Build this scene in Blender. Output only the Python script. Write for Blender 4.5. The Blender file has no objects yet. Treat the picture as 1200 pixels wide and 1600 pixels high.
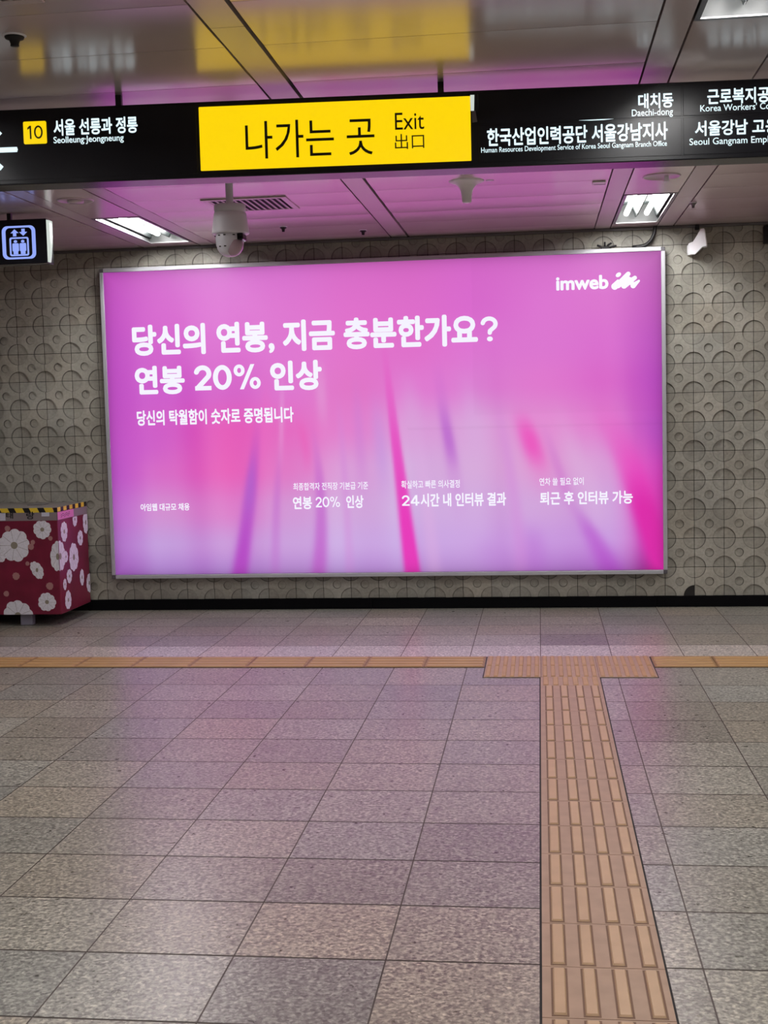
import bpy, bmesh, math, random
import numpy as np
from mathutils import Vector, Matrix
from mathutils.geometry import tessellate_polygon

random.seed(7)
rng = np.random.default_rng(7)
scene = bpy.context.scene
COL = scene.collection

# ---------------------------------------------------------------- camera
F_PX, YAW, PITCH, ROLL = 1995.73, -0.1226, -0.0788, -0.0250
cam_d = bpy.data.cameras.new('camera')
cam_d.sensor_fit = 'HORIZONTAL'
cam_d.sensor_width = 36.0
cam_d.lens = F_PX * 36.0 / 1200.0
cam_d.clip_start = 0.05
cam = bpy.data.objects.new('camera', cam_d)
COL.objects.link(cam)
fw = Vector((math.sin(YAW) * math.cos(PITCH), math.cos(YAW) * math.cos(PITCH), math.sin(PITCH)))
rt = Vector((math.cos(YAW), -math.sin(YAW), 0))
up = rt.cross(fw)
r2 = rt * math.cos(ROLL) + up * math.sin(ROLL)
u2 = -rt * math.sin(ROLL) + up * math.cos(ROLL)
M = Matrix((r2, u2, -fw)).transposed().to_4x4()
M.translation = Vector((0, 0, 1.4))
cam.matrix_world = M
scene.camera = cam

# ---------------------------------------------------------------- world, exposure
world = bpy.data.worlds.new('world')
scene.world = world
world.use_nodes = True
world.node_tree.nodes['Background'].inputs[0].default_value = (0.02, 0.02, 0.022, 1)
world.node_tree.nodes['Background'].inputs[1].default_value = 1.0
vs = scene.view_settings
vs.view_transform = 'Standard'
vs.look = 'None'
vs.exposure = 0.0
vs.gamma = 1.0
vs.use_curve_mapping = False

TUBE_STRENGTH = 82.0
ART_STRENGTH = 1.0
YELLOW_STRENGTH = 1.0

CEIL = 2.60
WALL = 8.947


# ---------------------------------------------------------------- helpers
def lin(c):
    c = c / 255.0
    return c / 12.92 if c <= 0.04045 else ((c + 0.055) / 1.055) ** 2.4


def rgb(r, g, b):
    return (lin(r), lin(g), lin(b), 1.0)


def new_mat(name):
    m = bpy.data.materials.new(name)
    m.use_nodes = True
    return m, m.node_tree.nodes, m.node_tree.links, m.node_tree.nodes['Principled BSDF']


def pmat(name, col, rough=0.5, metal=0.0, ior=1.5, bump=0.0, bscale=60, var=0.0, vscale=8):
    m, n, l, p = new_mat(name)
    p.inputs['Base Color'].default_value = col
    p.inputs['Roughness'].default_value = rough
    p.inputs['Metallic'].default_value = metal
    p.inputs['IOR'].default_value = ior
    tc = n.new('ShaderNodeTexCoord')
    if var > 0:
        t = n.new('ShaderNodeTexNoise')
        t.inputs['Scale'].default_value = vscale
        t.inputs['Detail'].default_value = 5
        l.new(tc.outputs['Object'], t.inputs['Vector'])
        mp = n.new('ShaderNodeMapRange')
        mp.inputs[1].default_value = 0.3
        mp.inputs[2].default_value = 0.7
        mp.inputs[3].default_value = 1 - var
        mp.inputs[4].default_value = 1 + var
        l.new(t.outputs['Fac'], mp.inputs[0])
        mx = n.new('ShaderNodeVectorMath')
        mx.operation = 'SCALE'
        mx.inputs[0].default_value = col[:3]
        l.new(mp.outputs[0], mx.inputs['Scale'])
        l.new(mx.outputs[0], p.inputs['Base Color'])
    if bump > 0:
        t = n.new('ShaderNodeTexNoise')
        t.inputs['Scale'].default_value = bscale
        t.inputs['Detail'].default_value = 4
        l.new(tc.outputs['Object'], t.inputs['Vector'])
        b = n.new('ShaderNodeBump')
        b.inputs['Strength'].default_value = bump
        b.inputs['Distance'].default_value = 0.002
        l.new(t.outputs['Fac'], b.inputs['Height'])
        l.new(b.outputs[0], p.inputs['Normal'])
    return m


def emat(name, col, strength=1.0, base=(0.02, 0.02, 0.02, 1), rough=0.25):
    m, n, l, p = new_mat(name)
    p.inputs['Base Color'].default_value = base
    p.inputs['Roughness'].default_value = rough
    p.inputs['Emission Color'].default_value = col
    p.inputs['Emission Strength'].default_value = strength
    return m


class MB:
    """collects shapes into one mesh"""

    def __init__(self):
        self.v, self.f, self.m, self.s = [], [], [], []

    def add(self, verts, faces, mi=0, smooth=False):
        o = len(self.v)
        self.v += [tuple(p) for p in verts]
        for fc in faces:
            self.f.append([i + o for i in fc])
            self.m.append(mi)
            self.s.append(smooth)
        return self

    def box(self, x0, x1, y0, y1, z0, z1, mi=0):
        vs_ = [(x0, y0, z0), (x1, y0, z0), (x1, y1, z0), (x0, y1, z0), (x0, y0, z1), (x1, y0, z1), (x1, y1, z1), (x0, y1, z1)]
        return self.add(vs_, [(0, 3, 2, 1), (4, 5, 6, 7), (0, 1, 5, 4), (1, 2, 6, 5), (2, 3, 7, 6), (3, 0, 4, 7)], mi)

    def bbox(self, x0, x1, y0, y1, z0, z1, b=0.004, seg=2, mi=0):
        bm = bmesh.new()
        bmesh.ops.create_cube(bm, size=1.0)
        for v in bm.verts:
            v.co = Vector((x0 + (v.co.x + .5) * (x1 - x0), y0 + (v.co.y + .5) * (y1 - y0), z0 + (v.co.z + .5) * (z1 - z0)))
        bmesh.ops.bevel(bm, geom=list(bm.edges), offset=b, segments=seg, affect='EDGES', profile=0.5)
        bm.verts.index_update()
        self.add([v.co[:] for v in bm.verts], [[v.index for v in f.verts] for f in bm.faces], mi)
        bm.free()
        return self

    def prism_y(self, poly, y0, y1, mi=0, holes=()):
        """poly: list of (x,z), seen from the front (-y); y0 = front, y1 = back"""
        loops = [list(poly)] + [list(h) for h in holes]
        flat = [p for lp in loops for p in lp]
        tris = tessellate_polygon([[Vector((p[0], p[1], 0)) for p in lp] for lp in loops])
        N = len(flat)
        verts = [(p[0], y0, p[1]) for p in flat] + [(p[0], y1, p[1]) for p in flat]
        faces = []
        for t in tris:
            a, b, c = [Vector(flat[i]) for i in t]
            ccw = (b - a).cross(c - a) > 0
            t = list(t)
            tf = t if ccw else t[::-1]
            faces.append(tf)
            faces.append([i + N for i in tf[::-1]])
        o = 0
        for lp in loops:
            k = len(lp)
            ar = sum(lp[i][0] * lp[(i + 1) % k][1] - lp[(i + 1) % k][0] * lp[i][1] for i in range(k))
            for i in range(k):
                j = (i + 1) % k
                q = [o + i, o + i + N, o + j + N, o + j]
                inner = lp is not loops[0]
                if (ar > 0) == inner:
                    q = q[::-1]
                faces.append(q)
            o += k
        return self.add(verts, faces, mi)

    def lathe(self, prof, c, seg=32, axis='z', mi=0, smooth=True):
        """prof: list of (radius, height) from one end to the other"""
        verts, faces = [], []
        for r, h in prof:
            for i in range(seg):
                a = 2 * math.pi * i / seg
                if axis == 'z':
                    verts.append((c[0] + r * math.cos(a), c[1] + r * math.sin(a), c[2] + h))
                elif axis == 'y':
                    verts.append((c[0] + r * math.cos(a), c[1] + h, c[2] + r * math.sin(a)))
                else:
                    verts.append((c[0] + h, c[1] + r * math.cos(a), c[2] + r * math.sin(a)))
        for k in range(len(prof) - 1):
            for i in range(seg):
                j = (i + 1) % seg
                faces.append((k * seg + i, k * seg + j, (k + 1) * seg + j, (k + 1) * seg + i))
        self.add(verts, faces, mi, smooth)
        for k, rev in ((0, True), (len(prof) - 1, False)):
            if prof[k][0] > 1e-5:
                idx = list(range(k * seg, (k + 1) * seg))
                self.add([verts[i] for i in idx], [list(range(seg))[::-1] if rev else list(range(seg))], mi)
        return self

    def tube(self, pts, r, seg=10, mi=0):
        pts = [Vector(p) for p in pts]
        verts, faces = [], []
        for i, p in enumerate(pts):
            t = (pts[min(i + 1, len(pts) - 1)] - pts[max(i - 1, 0)]).normalized()
            a = t.cross(Vector((0, 1, 0.13))).normalized()
            b = t.cross(a)
            for k in range(seg):
                an = 2 * math.pi * k / seg
                verts.append(tuple(p + (a * math.cos(an) + b * math.sin(an)) * r))
        for i in range(len(pts) - 1):
            for k in range(seg):
                j = (k + 1) % seg
                faces.append((i * seg + k, i * seg + j, (i + 1) * seg + j, (i + 1) * seg + k))
        faces.append(list(range(seg))[::-1])
        faces.append([(len(pts) - 1) * seg + k for k in range(seg)])
        return self.add(verts, faces, mi, True)

    def build(self, name, mats, parent=None, fix=True):
        if not isinstance(mats, (list, tuple)):
            mats = [mats]
        off = Vector(parent['_o']) if parent is not None and '_o' in parent else Vector((0, 0, 0))
        me = bpy.data.meshes.new(name)
        me.from_pydata([(a - off.x, b - off.y, c - off.z) for a, b, c in self.v], [], self.f)
        for m in mats:
            me.materials.append(m)
        me.polygons.foreach_set('material_index', self.m)
        me.polygons.foreach_set('use_smooth', self.s)
        me.update()
        if fix:
            bm = bmesh.new()
            bm.from_mesh(me)
            bmesh.ops.recalc_face_normals(bm, faces=bm.faces)
            bm.to_mesh(me)
            bm.free()
        o = bpy.data.objects.new(name, me)
        COL.objects.link(o)
        if parent is not None:
            o.parent = parent
            o['_o'] = tuple(off)
        return o


def tag(o, label=None, cat=None, group=None, kind=None):
    if label:
        o['label'] = label
    if cat:
        o['category'] = cat
    if group:
        o['group'] = group
    if kind:
        o['kind'] = kind
    return o


def thing(name, label, cat, loc, rz=0.0, group=None, frame=None):
    o = bpy.data.objects.new(name, None)
    o.empty_display_size = 0.1
    COL.objects.link(o)
    o.location = loc
    o.rotation_euler = (0, 0, rz)
    o['_o'] = tuple(frame if frame is not None else loc)
    return tag(o, label, cat, group)


def copy_tree(o, parent=None):
    c = o.copy()
    COL.objects.link(c)
    if parent is not None:
        c.parent = parent
    for ch in list(o.children):
        copy_tree(ch, c)
    return c


def lettering(body, parent, mat, x0, x1, z0, z1, y, bold=0.0, depth=0.001, name='lettering', space=1.0, shear=0.0):
    """built-in font, converted to a mesh and fitted into the rectangle x0..x1, z0..z1 on the plane y"""
    c = bpy.data.curves.new('t', 'FONT')
    c.body = body
    c.space_character = space
    c.shear = shear
    c.resolution_u = 4
    c.fill_mode = 'FRONT'
    t = bpy.data.objects.new('t', c)
    COL.objects.link(t)
    dg = bpy.context.evaluated_depsgraph_get()
    me = bpy.data.meshes.new_from_object(t.evaluated_get(dg))
    bpy.data.objects.remove(t)
    bpy.data.curves.remove(c)
    co = np.empty(len(me.vertices) * 3)
    me.vertices.foreach_get('co', co)
    co = co.reshape(-1, 3)
    base_f = [list(p.vertices) for p in me.polygons]
    bpy.data.meshes.remove(me)
    shifts = [(0.0, 0.0)]
    if bold > 0:
        shifts += [(bold * math.cos(2 * math.pi * k / 8), bold * math.sin(2 * math.pi * k / 8)) for k in range(8)]
    nv = len(co)
    allc = np.concatenate([co + np.array([dx, dz, 0]) for dx, dz in shifts])
    mn, mx = allc.min(0), allc.max(0)
    off = Vector(parent['_o'])
    out = np.zeros_like(allc)
    out[:, 0] = x0 + (allc[:, 0] - mn[0]) / (mx[0] - mn[0]) * (x1 - x0) - off.x
    out[:, 2] = z0 + (allc[:, 1] - mn[1]) / (mx[1] - mn[1]) * (z1 - z0) - off.z
    lay = np.repeat(np.arange(len(shifts)), nv)
    out[:, 1] = y - off.y - depth - lay * .00002
    me = bpy.data.meshes.new(name)
    me.from_pydata(out.tolist(), [], [[i + k * nv for i in f] for k in range(len(shifts)) for f in base_f])
    bm = bmesh.new()
    bm.from_mesh(me)
    bmesh.ops.recalc_face_normals(bm, faces=bm.faces)
    bm.normal_update()
    bmesh.ops.reverse_faces(bm, faces=[f for f in bm.faces if f.normal.y > 0])
    # edges of the lettering go back to the board
    r = bmesh.ops.extrude_face_region(bm, geom=list(bm.faces), use_keep_orig=True)
    for v in [g_ for g_ in r['geom'] if isinstance(g_, bmesh.types.BMVert)]:
        v.co.y = y - off.y
    bm.to_mesh(me)
    bm.free()
    me.materials.clear()
    me.materials.append(mat)
    for p in me.polygons:
        p.material_index = 0
        p.use_smooth = False
    me.name = name
    o = bpy.data.objects.new(name, me)
    COL.objects.link(o)
    o.parent = parent
    o['_o'] = tuple(off)
    return o


def rrect(x0, x1, z0, z1, r, n=6):
    pts = []
    for cx, cz, a0 in ((x1 - r, z0 + r, -90), (x1 - r, z1 - r, 0), (x0 + r, z1 - r, 90), (x0 + r, z0 + r, 180)):
        for i in range(n + 1):
            a = math.radians(a0 + 90 * i / n)
            pts.append((cx + r * math.cos(a), cz + r * math.sin(a)))
    return pts


def ellipse(cx, cz, a, b, rot=0.0, n=24):
    c, s = math.cos(rot), math.sin(rot)
    return [(cx + a * math.cos(t) * c - b * math.sin(t) * s, cz + a * math.cos(t) * s + b * math.sin(t) * c)
            for t in [2 * math.pi * i / n for i in range(n)]]


def digits(body, parent, mat, x0, x1, z0, z1, y, w=.17, depth=.001, name='lettering'):
    """sturdy geometric numerals made of strokes, fitted into a rectangle"""
    polys = []
    adv = 0.0

    def stroke(pts):
        for (ax, az), (bx, bz) in zip(pts[:-1], pts[1:]):
            a = math.atan2(bz - az, bx - ax)
            q = [(ax + adv + w / 2 * math.cos(a + math.pi / 2 + math.pi * i / 6), az + w / 2 * math.sin(a + math.pi / 2 + math.pi * i / 6)) for i in range(7)]
            q += [(bx + adv + w / 2 * math.cos(a - math.pi / 2 + math.pi * i / 6), bz + w / 2 * math.sin(a - math.pi / 2 + math.pi * i / 6)) for i in range(7)]
            polys.append((q, []))

    def slab(q):
        polys.append(([(a + adv, b) for a, b in q], []))

    def ring(cx, cz, a, b, t):
        polys.append((ellipse(cx + adv, cz, a, b, n=32), [ellipse(cx + adv, cz, a - t, b - t, n=32)]))

    for ch in body:
        if ch == '0':
            ring(.36, .5, .36, .5, w)
            adv += .80
        elif ch == '1':
            slab([(.20, 0), (.20 + w, 0), (.20 + w, 1), (.20, 1)])
            slab([(.20, 1), (.02, .86), (.02, .70), (.20, .82)])
            adv += .56
        elif ch == '2':
            arc = [(.335 + .245 * math.cos(math.radians(t)), .67 + .245 * math.sin(math.radians(t))) for t in range(165, -41, -15)]
            stroke(arc + [(.12, .09)])
            slab([(.03, 0), (.66, 0), (.66, w * .92), (.03, w * .92)])
            adv += .73
        elif ch == '?':
            stroke([(.33 + .25 * math.cos(math.radians(t)), .70 + .22 * math.sin(math.radians(t))) for t in range(170, -46, -15)] + [(.36, .42), (.35, .34)])
            polys.append((ellipse(.35 + adv, .09, .115, .10, n=20), []))
            adv += .7
        elif ch == '4':
            slab([(.42, 1), (.02, .36), (.02, .20), (.19, .30), (.60, 1)])
            slab([(.02, .20), (.76, .20), (.76, .36), (.02, .36)])
            slab([(.43, 0), (.43 + w, 0), (.43 + w, 1), (.43, 1)])
            adv += .80
        elif ch == '%':
            ring(.21, .76, .21, .24, w * .72)
            ring(.81, .24, .21, .24, w * .72)
            slab([(.22, 0), (.22 + w * .8, 0), (.80, 1), (.80 - w * .8, 1)])
            adv += 1.06
    xs = [p[0] for q, _ in polys for p in q]
    zs = [p[1] for q, _ in polys for p in q]
    ax_, az_ = (x1 - x0) / (max(xs) - min(xs)), (z1 - z0) / (max(zs) - min(zs))

    def fit(q):
        return [(x0 + (a - min(xs)) * ax_, z0 + (b - min(zs)) * az_) for a, b in q]
    mb_ = MB()
    for i, (q, hs) in enumerate(polys):
        mb_.prism_y(fit(q), y - depth - i * .00001, y, holes=[fit(h) for h in hs])
    return mb_.build(name, mat, parent)


# ---------------------------------------------------------------- materials
def granite_material():
    m, n, l, p = new_mat('granite')
    tc = n.new('ShaderNodeTexCoord')
    at = n.new('ShaderNodeAttribute')
    at.attribute_name = 'tint'

    def noise(scale, detail, lo, hi, a, b):
        t = n.new('ShaderNodeTexNoise')
        t.inputs['Scale'].default_value = scale
        t.inputs['Detail'].default_value = detail
        l.new(tc.outputs['Object'], t.inputs['Vector'])
        r = n.new('ShaderNodeMapRange')
        r.inputs[1].default_value = lo
        r.inputs[2].default_value = hi
        r.inputs[3].default_value = a
        r.inputs[4].default_value = b
        l.new(t.outputs['Fac'], r.inputs[0])
        return t, r

    t1, r1 = noise(80, 6, .25, .75, .30, 1.70)
    t3, r3 = noise(30, 4, .25, .75, .84, 1.16)
    t2, r2_ = noise(1.3, 2, .25, .75, .93, 1.07)
    vo = n.new('ShaderNodeTexVoronoi')
    vo.inputs['Scale'].default_value = 105
    l.new(tc.outputs['Object'], vo.inputs['Vector'])
    sx = n.new('ShaderNodeSeparateColor')
    l.new(vo.outputs['Color'], sx.inputs[0])
    rv = n.new('ShaderNodeMapRange')
    rv.inputs[3].default_value = .58
    rv.inputs[4].default_value = 1.42
    l.new(sx.outputs[0], rv.inputs[0])
    val = r1.outputs[0]
    for o in (r3, r2_, rv):
        mu = n.new('ShaderNodeMath')
        mu.operation = 'MULTIPLY'
        l.new(val, mu.inputs[0])
        l.new(o.outputs[0], mu.inputs[1])
        val = mu.outputs[0]
    sc = n.new('ShaderNodeVectorMath')
    sc.operation = 'SCALE'
    l.new(at.outputs['Color'], sc.inputs[0])
    l.new(val, sc.inputs['Scale'])
    l.new(sc.outputs[0], p.inputs['Base Color'])
    rr = n.new('ShaderNodeMapRange')
    rr.inputs[1].default_value = .3
    rr.inputs[2].default_value = .7
    rr.inputs[3].default_value = .27
    rr.inputs[4].default_value = .36
    l.new(t3.outputs['Fac'], rr.inputs[0])
    l.new(rr.outputs[0], p.inputs['Roughness'])
    p.inputs['IOR'].default_value = 1.66
    p.inputs['Specular Tint'].default_value = (1.0, .85, .86, 1)
    b = n.new('ShaderNodeBump')
    b.inputs['Strength'].default_value = .10
    b.inputs['Distance'].default_value = .001
    l.new(t1.outputs['Fac'], b.inputs['Height'])
    l.new(b.outputs[0], p.inputs['Normal'])
    return m


def wall_tile_material():
    m, n, l, p = new_mat('wall_tile')
    tc = n.new('ShaderNodeTexCoord')
    at = n.new('ShaderNodeAttribute')
    at.attribute_name = 'tint'
    t1 = n.new('ShaderNodeTexNoise')
    t1.inputs['Scale'].default_value = 3.2
    t1.inputs['Detail'].default_value = 8
    t1.inputs['Roughness'].default_value = .65
    l.new(tc.outputs['Object'], t1.inputs['Vector'])
    t2 = n.new('ShaderNodeTexNoise')
    t2.inputs['Scale'].default_value = 55
    t2.inputs['Detail'].default_value = 3
    l.new(tc.outputs['Object'], t2.inputs['Vector'])
    r1 = n.new('ShaderNodeMapRange')
    r1.inputs[1].default_value = .32
    r1.inputs[2].default_value = .68
    r1.inputs[3].default_value = .78
    r1.inputs[4].default_value = 1.16
    l.new(t1.outputs['Fac'], r1.inputs[0])
    r2_ = n.new('ShaderNodeMapRange')
    r2_.inputs[1].default_value = .3
    r2_.inputs[2].default_value = .7
    r2_.inputs[3].default_value = .9
    r2_.inputs[4].default_value = 1.1
    l.new(t2.outputs['Fac'], r2_.inputs[0])
    mu = n.new('ShaderNodeMath')
    mu.operation = 'MULTIPLY'
    l.new(r1.outputs[0], mu.inputs[0])
    l.new(r2_.outputs[0], mu.inputs[1])
    sc = n.new('ShaderNodeVectorMath')
    sc.operation = 'SCALE'
    l.new(at.outputs['Color'], sc.inputs[0])
    l.new(mu.outputs[0], sc.inputs['Scale'])
    l.new(sc.outputs[0], p.inputs['Base Color'])
    p.inputs['Roughness'].default_value = .5
    b = n.new('ShaderNodeBump')
    b.inputs['Strength'].default_value = .25
    b.inputs['Distance'].default_value = .002
    l.new(t2.outputs['Fac'], b.inputs['Height'])
    l.new(b.outputs[0], p.inputs['Normal'])
    return m


MAT = {}
MAT['granite'] = granite_material()
MAT['tile'] = wall_tile_material()
MAT['grout'] = pmat('grout', rgb(92, 82, 78), .8, var=.15)
MAT['joint'] = pmat('tile_joint', rgb(40, 38, 36), .8)
MAT['plain_wall'] = pmat('plain_wall', rgb(150, 146, 140), .6, var=.06)
MAT['black_base'] = pmat('black_base', rgb(7, 7, 10), .8, ior=1.2)
MAT['ceiling'] = pmat('ceiling_panel', rgb(214, 198, 197), .205, metal=.26, ior=1.6, var=.04, vscale=3)
MAT['ceiling_band'] = pmat('ceiling_band', rgb(204, 192, 192), .28, metal=.2, ior=1.55)
MAT['gap'] = pmat('ceiling_gap', rgb(26, 24, 24), .7)
MAT['steel'] = pmat('steel_trim', rgb(120, 118, 120), .35, metal=.7)
MAT['alu'] = pmat('aluminium', rgb(190, 191, 198), .45, metal=.3)
MAT['alu_dark'] = pmat('aluminium_corner', rgb(105, 102, 108), .5, metal=.3)
MAT['reflector'] = pmat('mirror_reflector', rgb(27, 32, 32), .45, ior=1.35)
MAT['tray'] = pmat('light_tray', rgb(48, 50, 50), .5)
MAT['white_paint'] = pmat('white_paint', rgb(205, 205, 205), .45)
MAT['white_plastic'] = pmat('white_plastic', rgb(246, 245, 250), .35)
MAT['grey_white'] = pmat('camera_white', rgb(226, 224, 232), .35)
MAT['black_gloss'] = pmat('black_acrylic', rgb(28, 28, 34), .24, ior=1.33)
MAT['black_metal'] = pmat('black_metal', rgb(20, 20, 22), .4)
MAT['dark'] = pmat('dark_recess', rgb(16, 15, 17), .6)
MAT['lens'] = pmat('lens_glass', rgb(8, 8, 10), .05)
MAT['window'] = pmat('camera_window', rgb(200, 175, 190), .08)
MAT['tube'] = emat('fluorescent_tube', (1.0, .982, .965, 1), TUBE_STRENGTH)
MAT['yellow'] = emat('yellow_lit_panel', rgb(255, 214, 0), YELLOW_STRENGTH)
MAT['sign_white'] = emat('white_lit_letter', rgb(225, 248, 255), 1.15)
MAT['sign_blue'] = emat('blue_lit_pictogram', rgb(150, 172, 255), .95)
MAT['side_lit'] = emat('white_lit_side', rgb(226, 236, 228), .8)
MAT['sign_ink'] = pmat('black_lettering', rgb(28, 22, 4), .5)
MAT['poster_white'] = emat('white_poster_letter', rgb(244, 242, 255), 1.0)
MAT['tact_tan'] = pmat('tactile_base', rgb(172, 142, 118), .5, var=.08, vscale=14)
MAT['tact_bar'] = pmat('tactile_bar', rgb(192, 158, 122), .45, var=.06, vscale=10)
MAT['tact_gold'] = pmat('tactile_gold', rgb(150, 114, 70), .5, var=.1, vscale=9)
MAT['tact_gold_bar'] = pmat('tactile_gold_bar', rgb(184, 146, 96), .45, var=.08, vscale=9)
MAT['tact_edge_shade'] = pmat('tactile_edge_shade', rgb(122, 92, 72), .7)  # painted shadow edge around the raised bars
MAT['maroon'] = pmat('maroon_sheet', rgb(122, 26, 56), .4, var=.18, vscale=7)
MAT['petal'] = pmat('petal_print', rgb(232, 230, 240), .45, var=.08, vscale=60)
MAT['petal_dull'] = pmat('petal_dull', rgb(178, 128, 128), .5)
MAT['flower_eye'] = pmat('flower_eye', rgb(150, 142, 128), .5)
MAT['petal_line'] = pmat('petal_line', rgb(160, 150, 156), .5)
MAT['grey_band'] = pmat('grey_band', rgb(140, 128, 132), .5)
MAT['lid_grey'] = pmat('grey_lid', rgb(112, 108, 102), .6)
MAT['leg_grey'] = pmat('leg_grey', rgb(134, 130, 146), .5)
MAT['paper'] = pmat('white_paper', rgb(205, 205, 222), .6)
MAT['pink_paper'] = pmat('pink_paper', rgb(222, 132, 190), .6)
MAT['tape_yellow'] = pmat('tape_yellow', rgb(236, 204, 62), .45)
MAT['tape_black'] = pmat('tape_black', rgb(22, 20, 22), .45)


def poster_material():
    m, n, l, p = new_mat('backlit_poster')
    at = n.new('ShaderNodeAttribute')
    at.attribute_name = 'art'
    p.inputs['Base Color'].default_value = (.012, .012, .012, 1)
    p.inputs['IOR'].default_value = 1.3
    p.inputs['Roughness'].default_value = .5
    l.new(at.outputs['Color'], p.inputs['Emission Color'])
    p.inputs['Emission Strength'].default_value = ART_STRENGTH
    return m


MAT['poster'] = poster_material()


def add_tint(obj, cols):
    """cols: one rgb per polygon -> colour attribute 'tint' on the corners"""
    me = obj.data
    a = me.color_attributes.new('tint', 'FLOAT_COLOR', 'CORNER')
    tot = np.empty(len(me.polygons), dtype=np.int32)
    me.polygons.foreach_get('loop_total', tot)
    c = np.concatenate([np.asarray(cols, float), np.ones((len(cols), 1))], axis=1)
    a.data.foreach_set('color', np.repeat(c, tot, axis=0).ravel())


# ---------------------------------------------------------------- floor
X0, X1, Y0, Y1 = -6.4, 4.6, -3.0, WALL
FX = -0.0145          # a joint along the tactile path
PX = 0.397
rows = [-3.0]
yy = 6.412
near = []
while yy > -3.0:
    near.append(yy)
    yy -= 0.3635
rows += near[::-1] + [6.85, 7.15, 7.505, 7.86, 8.21, 8.555, 8.90, WALL]
mb = MB()
tints = []
mb.box(X0, X1, Y0, Y1, -0.12, -0.0012, 1)
tints += [(.1, .1, .1)] * 6
g = 0.0022
k0, k1 = int((X0 - FX) / PX) - 1, int((X1 - FX) / PX) + 1
for ri in range(len(rows) - 1):
    ya, yb = rows[ri] + g * 1.7, rows[ri + 1] - g * 1.7
    if yb - ya < 0.02:
        continue
    pale = abs(rows[ri] - 7.15) < 1e-6
    for k in range(k0, k1 + 1):
        xa, xb = max(X0, FX + k * PX + g), min(X1, FX + (k + 1) * PX - g)
        if xb - xa < .01:
            continue
        mb.add([(xa, ya, 0), (xb, ya, 0), (xb, yb, 0), (xa, yb, 0)], [(0, 1, 2, 3)], 0)
        s = rng.normal(1.0, .09)
        w = rng.normal(0, .028)
        base = np.array([lin(141), lin(138), lin(127)])
        if rng.random() < .07:
            s += .16
        if pale:
            base = np.array([lin(180), lin(175), lin(168)])
            s = rng.normal(1.0, .03)
        tints.append(tuple(base * s * np.array([1 + w, 1, 1 - w])))
floor = mb.build('floor', [MAT['granite'], MAT['grout']], fix=False)
add_tint(floor, tints)
tag(floor, kind='structure')

# ---------------------------------------------------------------- tiled back wall
S = 0.2
JX, JZ = 1.047, 0.074
R_BIG, R_SM, D_BIG, D_SM, GAP = .0765, .0305, .011, .010, .0017


def tile_shape():
    n_arc, n_c = 9, 20
    outer = []
    a0 = math.asin(GAP / R_BIG)
    arcs = []
    for cx, cz, st in ((S, 0, 180), (S, S, 270), (0, S, 0), (0, 0, 90)):
        arc = []
        for i in range(n_arc):
            a = math.radians(st) - a0 - (math.pi / 2 - 2 * a0) * i / (n_arc - 1)
            arc.append((cx + R_BIG * math.cos(a), cz + R_BIG * math.sin(a)))
        arcs.append(((cx, cz), arc))
        outer += arc
    circ = ellipse(S / 2, S / 2, R_SM, R_SM, n=n_c)
    tris = tessellate_polygon([[Vector((p[0], p[1], 0)) for p in outer], [Vector((p[0], p[1], 0)) for p in circ]])
    flat = outer + circ
    V = [(p[0], 0.0, p[1]) for p in flat]
    Fc, kind = [], []
    for t in tris:
        a, b, c = [Vector(flat[i]) for i in t]
        Fc.append(list(t) if (b - a).cross(c - a) > 0 else list(t)[::-1])
        kind.append(0)
    # quarter discs set back at the four corners, with a rim for painted edge shade
    o = 0
    for q, ((cx, cz), arc) in enumerate(arcs):
        b = len(V)
        V += [(p[0], D_BIG, p[1]) for p in arc]
        V += [(cx + (p[0] - cx) * .945, D_BIG, cz + (p[1] - cz) * .945) for p in arc]
        sx = -GAP if cx > .1 else GAP
        sz = -GAP if cz > .1 else GAP
        V.append((cx + sx, D_BIG, cz + sz))
        Fc.append(list(range(b + n_arc, b + 2 * n_arc)) + [b + 2 * n_arc])
        kind.append(10 + q)
        for i in range(n_arc - 1):
            Fc.append([o + i, o + i + 1, b + i + 1, b + i])
            kind.append(1)
            Fc.append([b + i, b + i + 1, b + n_arc + i + 1, b + n_arc + i])
            kind.append(3)
        o += n_arc
    b = len(V)
    V += [(p[0], D_SM, p[1]) for p in circ]
    V += [(S / 2 + (p[0] - S / 2) * .87, D_SM, S / 2 + (p[1] - S / 2) * .87) for p in circ]
    Fc.append(list(range(b + n_c, b + 2 * n_c)))
    kind.append(2)
    for i in range(n_c):
        j = (i + 1) % n_c
        Fc.append([o + i, o + j, b + j, b + i])
        kind.append(1)
        Fc.append([b + i, b + j, b + n_c + j, b + n_c + i])
        kind.append(3)
    # outside rim of the tile
    n_o = len(outer)
    b = len(V)
    V += [(p[0], .014, p[1]) for p in outer]
    for i in range(n_o):
        j = (i + 1) % n_o
        if (i + 1) % n_arc == 0:
            Fc.append([i, j, b + j, b + i])
            kind.append(1)
    return V, Fc, kind


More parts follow.
